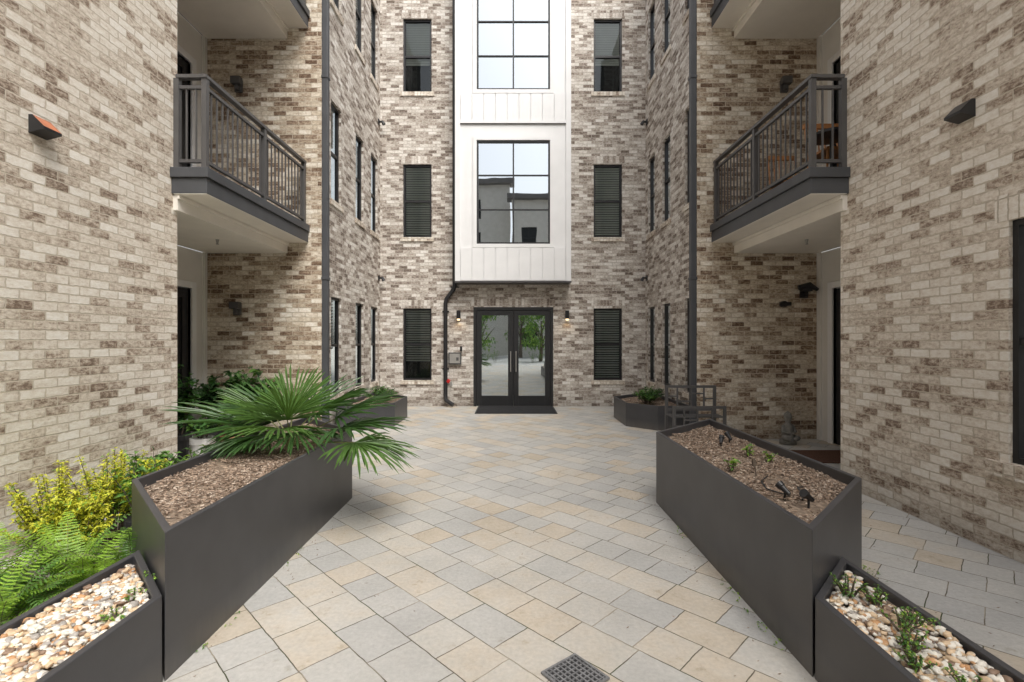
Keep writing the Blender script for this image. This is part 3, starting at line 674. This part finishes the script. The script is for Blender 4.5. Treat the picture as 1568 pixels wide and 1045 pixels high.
m=MB(); zt=3.49
def stool(x,y,s,h,mi):
    for a,b in ((-1,-1),(1,-1),(1,1),(-1,1)): m.tube([(x+a*s,y+b*s,zt),(x+a*s*.85,y+b*s*.85,zt+h)],.014,6,mi)
    m.box(x-s,x+s,y-s,y+s,zt+h,zt+h+.03,mi)
stool(4.0,6.1,.22,.42,0); 
for i in range(6): m.tube([(3.8+i*.08,6.3,zt+.45),(3.8+i*.08,6.36,zt+.88)],.01,5,0)
m.box(3.78,4.22,6.33,6.38,zt+.86,zt+.92,0)
m.obj('balcony_chair',[M_WOOD])
m=MB(); stool(4.1,7.2,.22,.42,0)
for i in range(6): m.tube([(3.9+i*.08,7.4,zt+.45),(3.9+i*.08,7.46,zt+.9)],.01,5,0)
m.box(3.88,4.32,7.43,7.48,zt+.86,zt+.92,0); m.obj('balcony_chair',[M_WOOD])
m=MB(); m.tube([(3.75,5.75,zt),(3.75,5.75,zt+.03)],.15,16); m.tube([(3.75,5.75,zt+.03),(3.75,5.75,zt+.5)],.02,8); m.tube([(3.75,5.75,zt+.5),(3.75,5.75,zt+.53)],.24,20); m.obj('balcony_table',M_BLACK)

# ---------------------------------------------------------------- trees behind (reflected in the glass)
def tree(x,y,h,r):
    e=empty('street_tree'); m=MB(); m.tube([(x,y,0),(x+.05,y,h*.35),(x,y+.1,h*.7)],[.16,.11,.05],8)
    for k in range(6):
        a=k*1.05; m.tube([(x,y,h*(.2+.05*k)),(x+math.cos(a)*r*.4,y+math.sin(a)*r*.4,h*(.4+.05*k)),(x+math.cos(a)*r*.75,y+math.sin(a)*r*.75,h*(.52+.05*k))],[.06,.04,.015],6)
    m.obj('trunk',M_BARK,e); m=MB()
    cl=[(Vector((x+U(-1,1)*r*.7,y+U(-1,1)*r*.7,h*U(.25,.98))),U(.25,.45)*r) for _ in range(30)]
    for c,cr in cl:
        for _ in range(110):
            d=Vector((U(-1,1),U(-1,1),U(-1,1))); 
            if d.length>1: continue
            addleaf(m,c+d*cr,Vector((U(-1,1),U(-1,1),U(-1,.5))),.22,.07,random.choice((2,2,3)))
    m.obj('crown',MG,e)
tree(2.3,-15,4.6,1.6); tree(-2.4,-13,5.0,1.5); tree(7,-15,6,2.4); tree(-6.5,-18,7,2.4); tree(.9,-24,6,1.8)
m=MB()
for i in range(26):
    if abs(i-13)>1: bush(m,(-9+i*.7,-13.2,0),.5,.5,1.0,10,16,.1,.03,[2,3,2])
m.obj('hedge',MG)

# ---------------------------------------------------------------- light / world / camera
w=bpy.data.worlds.new('World'); scene.world=w; w.use_nodes=True; nt=w.node_tree; bg=nt.nodes['Background']
sky=nd(nt,'ShaderNodeTexSky',sky_type='NISHITA'); sky.sun_disc=False
sd=Vector((.28,-.50,.82)).normalized()
sky.sun_elevation=math.asin(sd.z); sky.sun_rotation=math.atan2(sd.x,sd.y); sky.dust_density=4.0; sky.air_density=1.0
hs=nd(nt,'ShaderNodeHueSaturation'); hs.inputs['Saturation'].default_value=.25; hs.inputs['Value'].default_value=1.8; lk(nt,sky.outputs[0],hs.inputs['Color']); lk(nt,hs.outputs[0],bg.inputs[0]); bg.inputs[1].default_value=.15
L=bpy.data.lights.new('sun','SUN'); L.energy=2.5; L.angle=rd(40); L.color=(1,.95,.87); lo=bpy.data.objects.new('sun',L); scene.collection.objects.link(lo)
lo.rotation_euler=(-sd).to_track_quat('-Z','Y').to_euler()
cam=bpy.data.cameras.new('camera'); co=bpy.data.objects.new('camera',cam); scene.collection.objects.link(co); scene.camera=co
co.location=(0,0,1.6); co.rotation_euler=(rd(90),0,0); cam.sensor_width=36; cam.lens=36*750/1568; cam.clip_end=1000; cam.clip_start=.05
scene.view_settings.view_transform='Standard'; scene.view_settings.look='None'; scene.view_settings.exposure=0
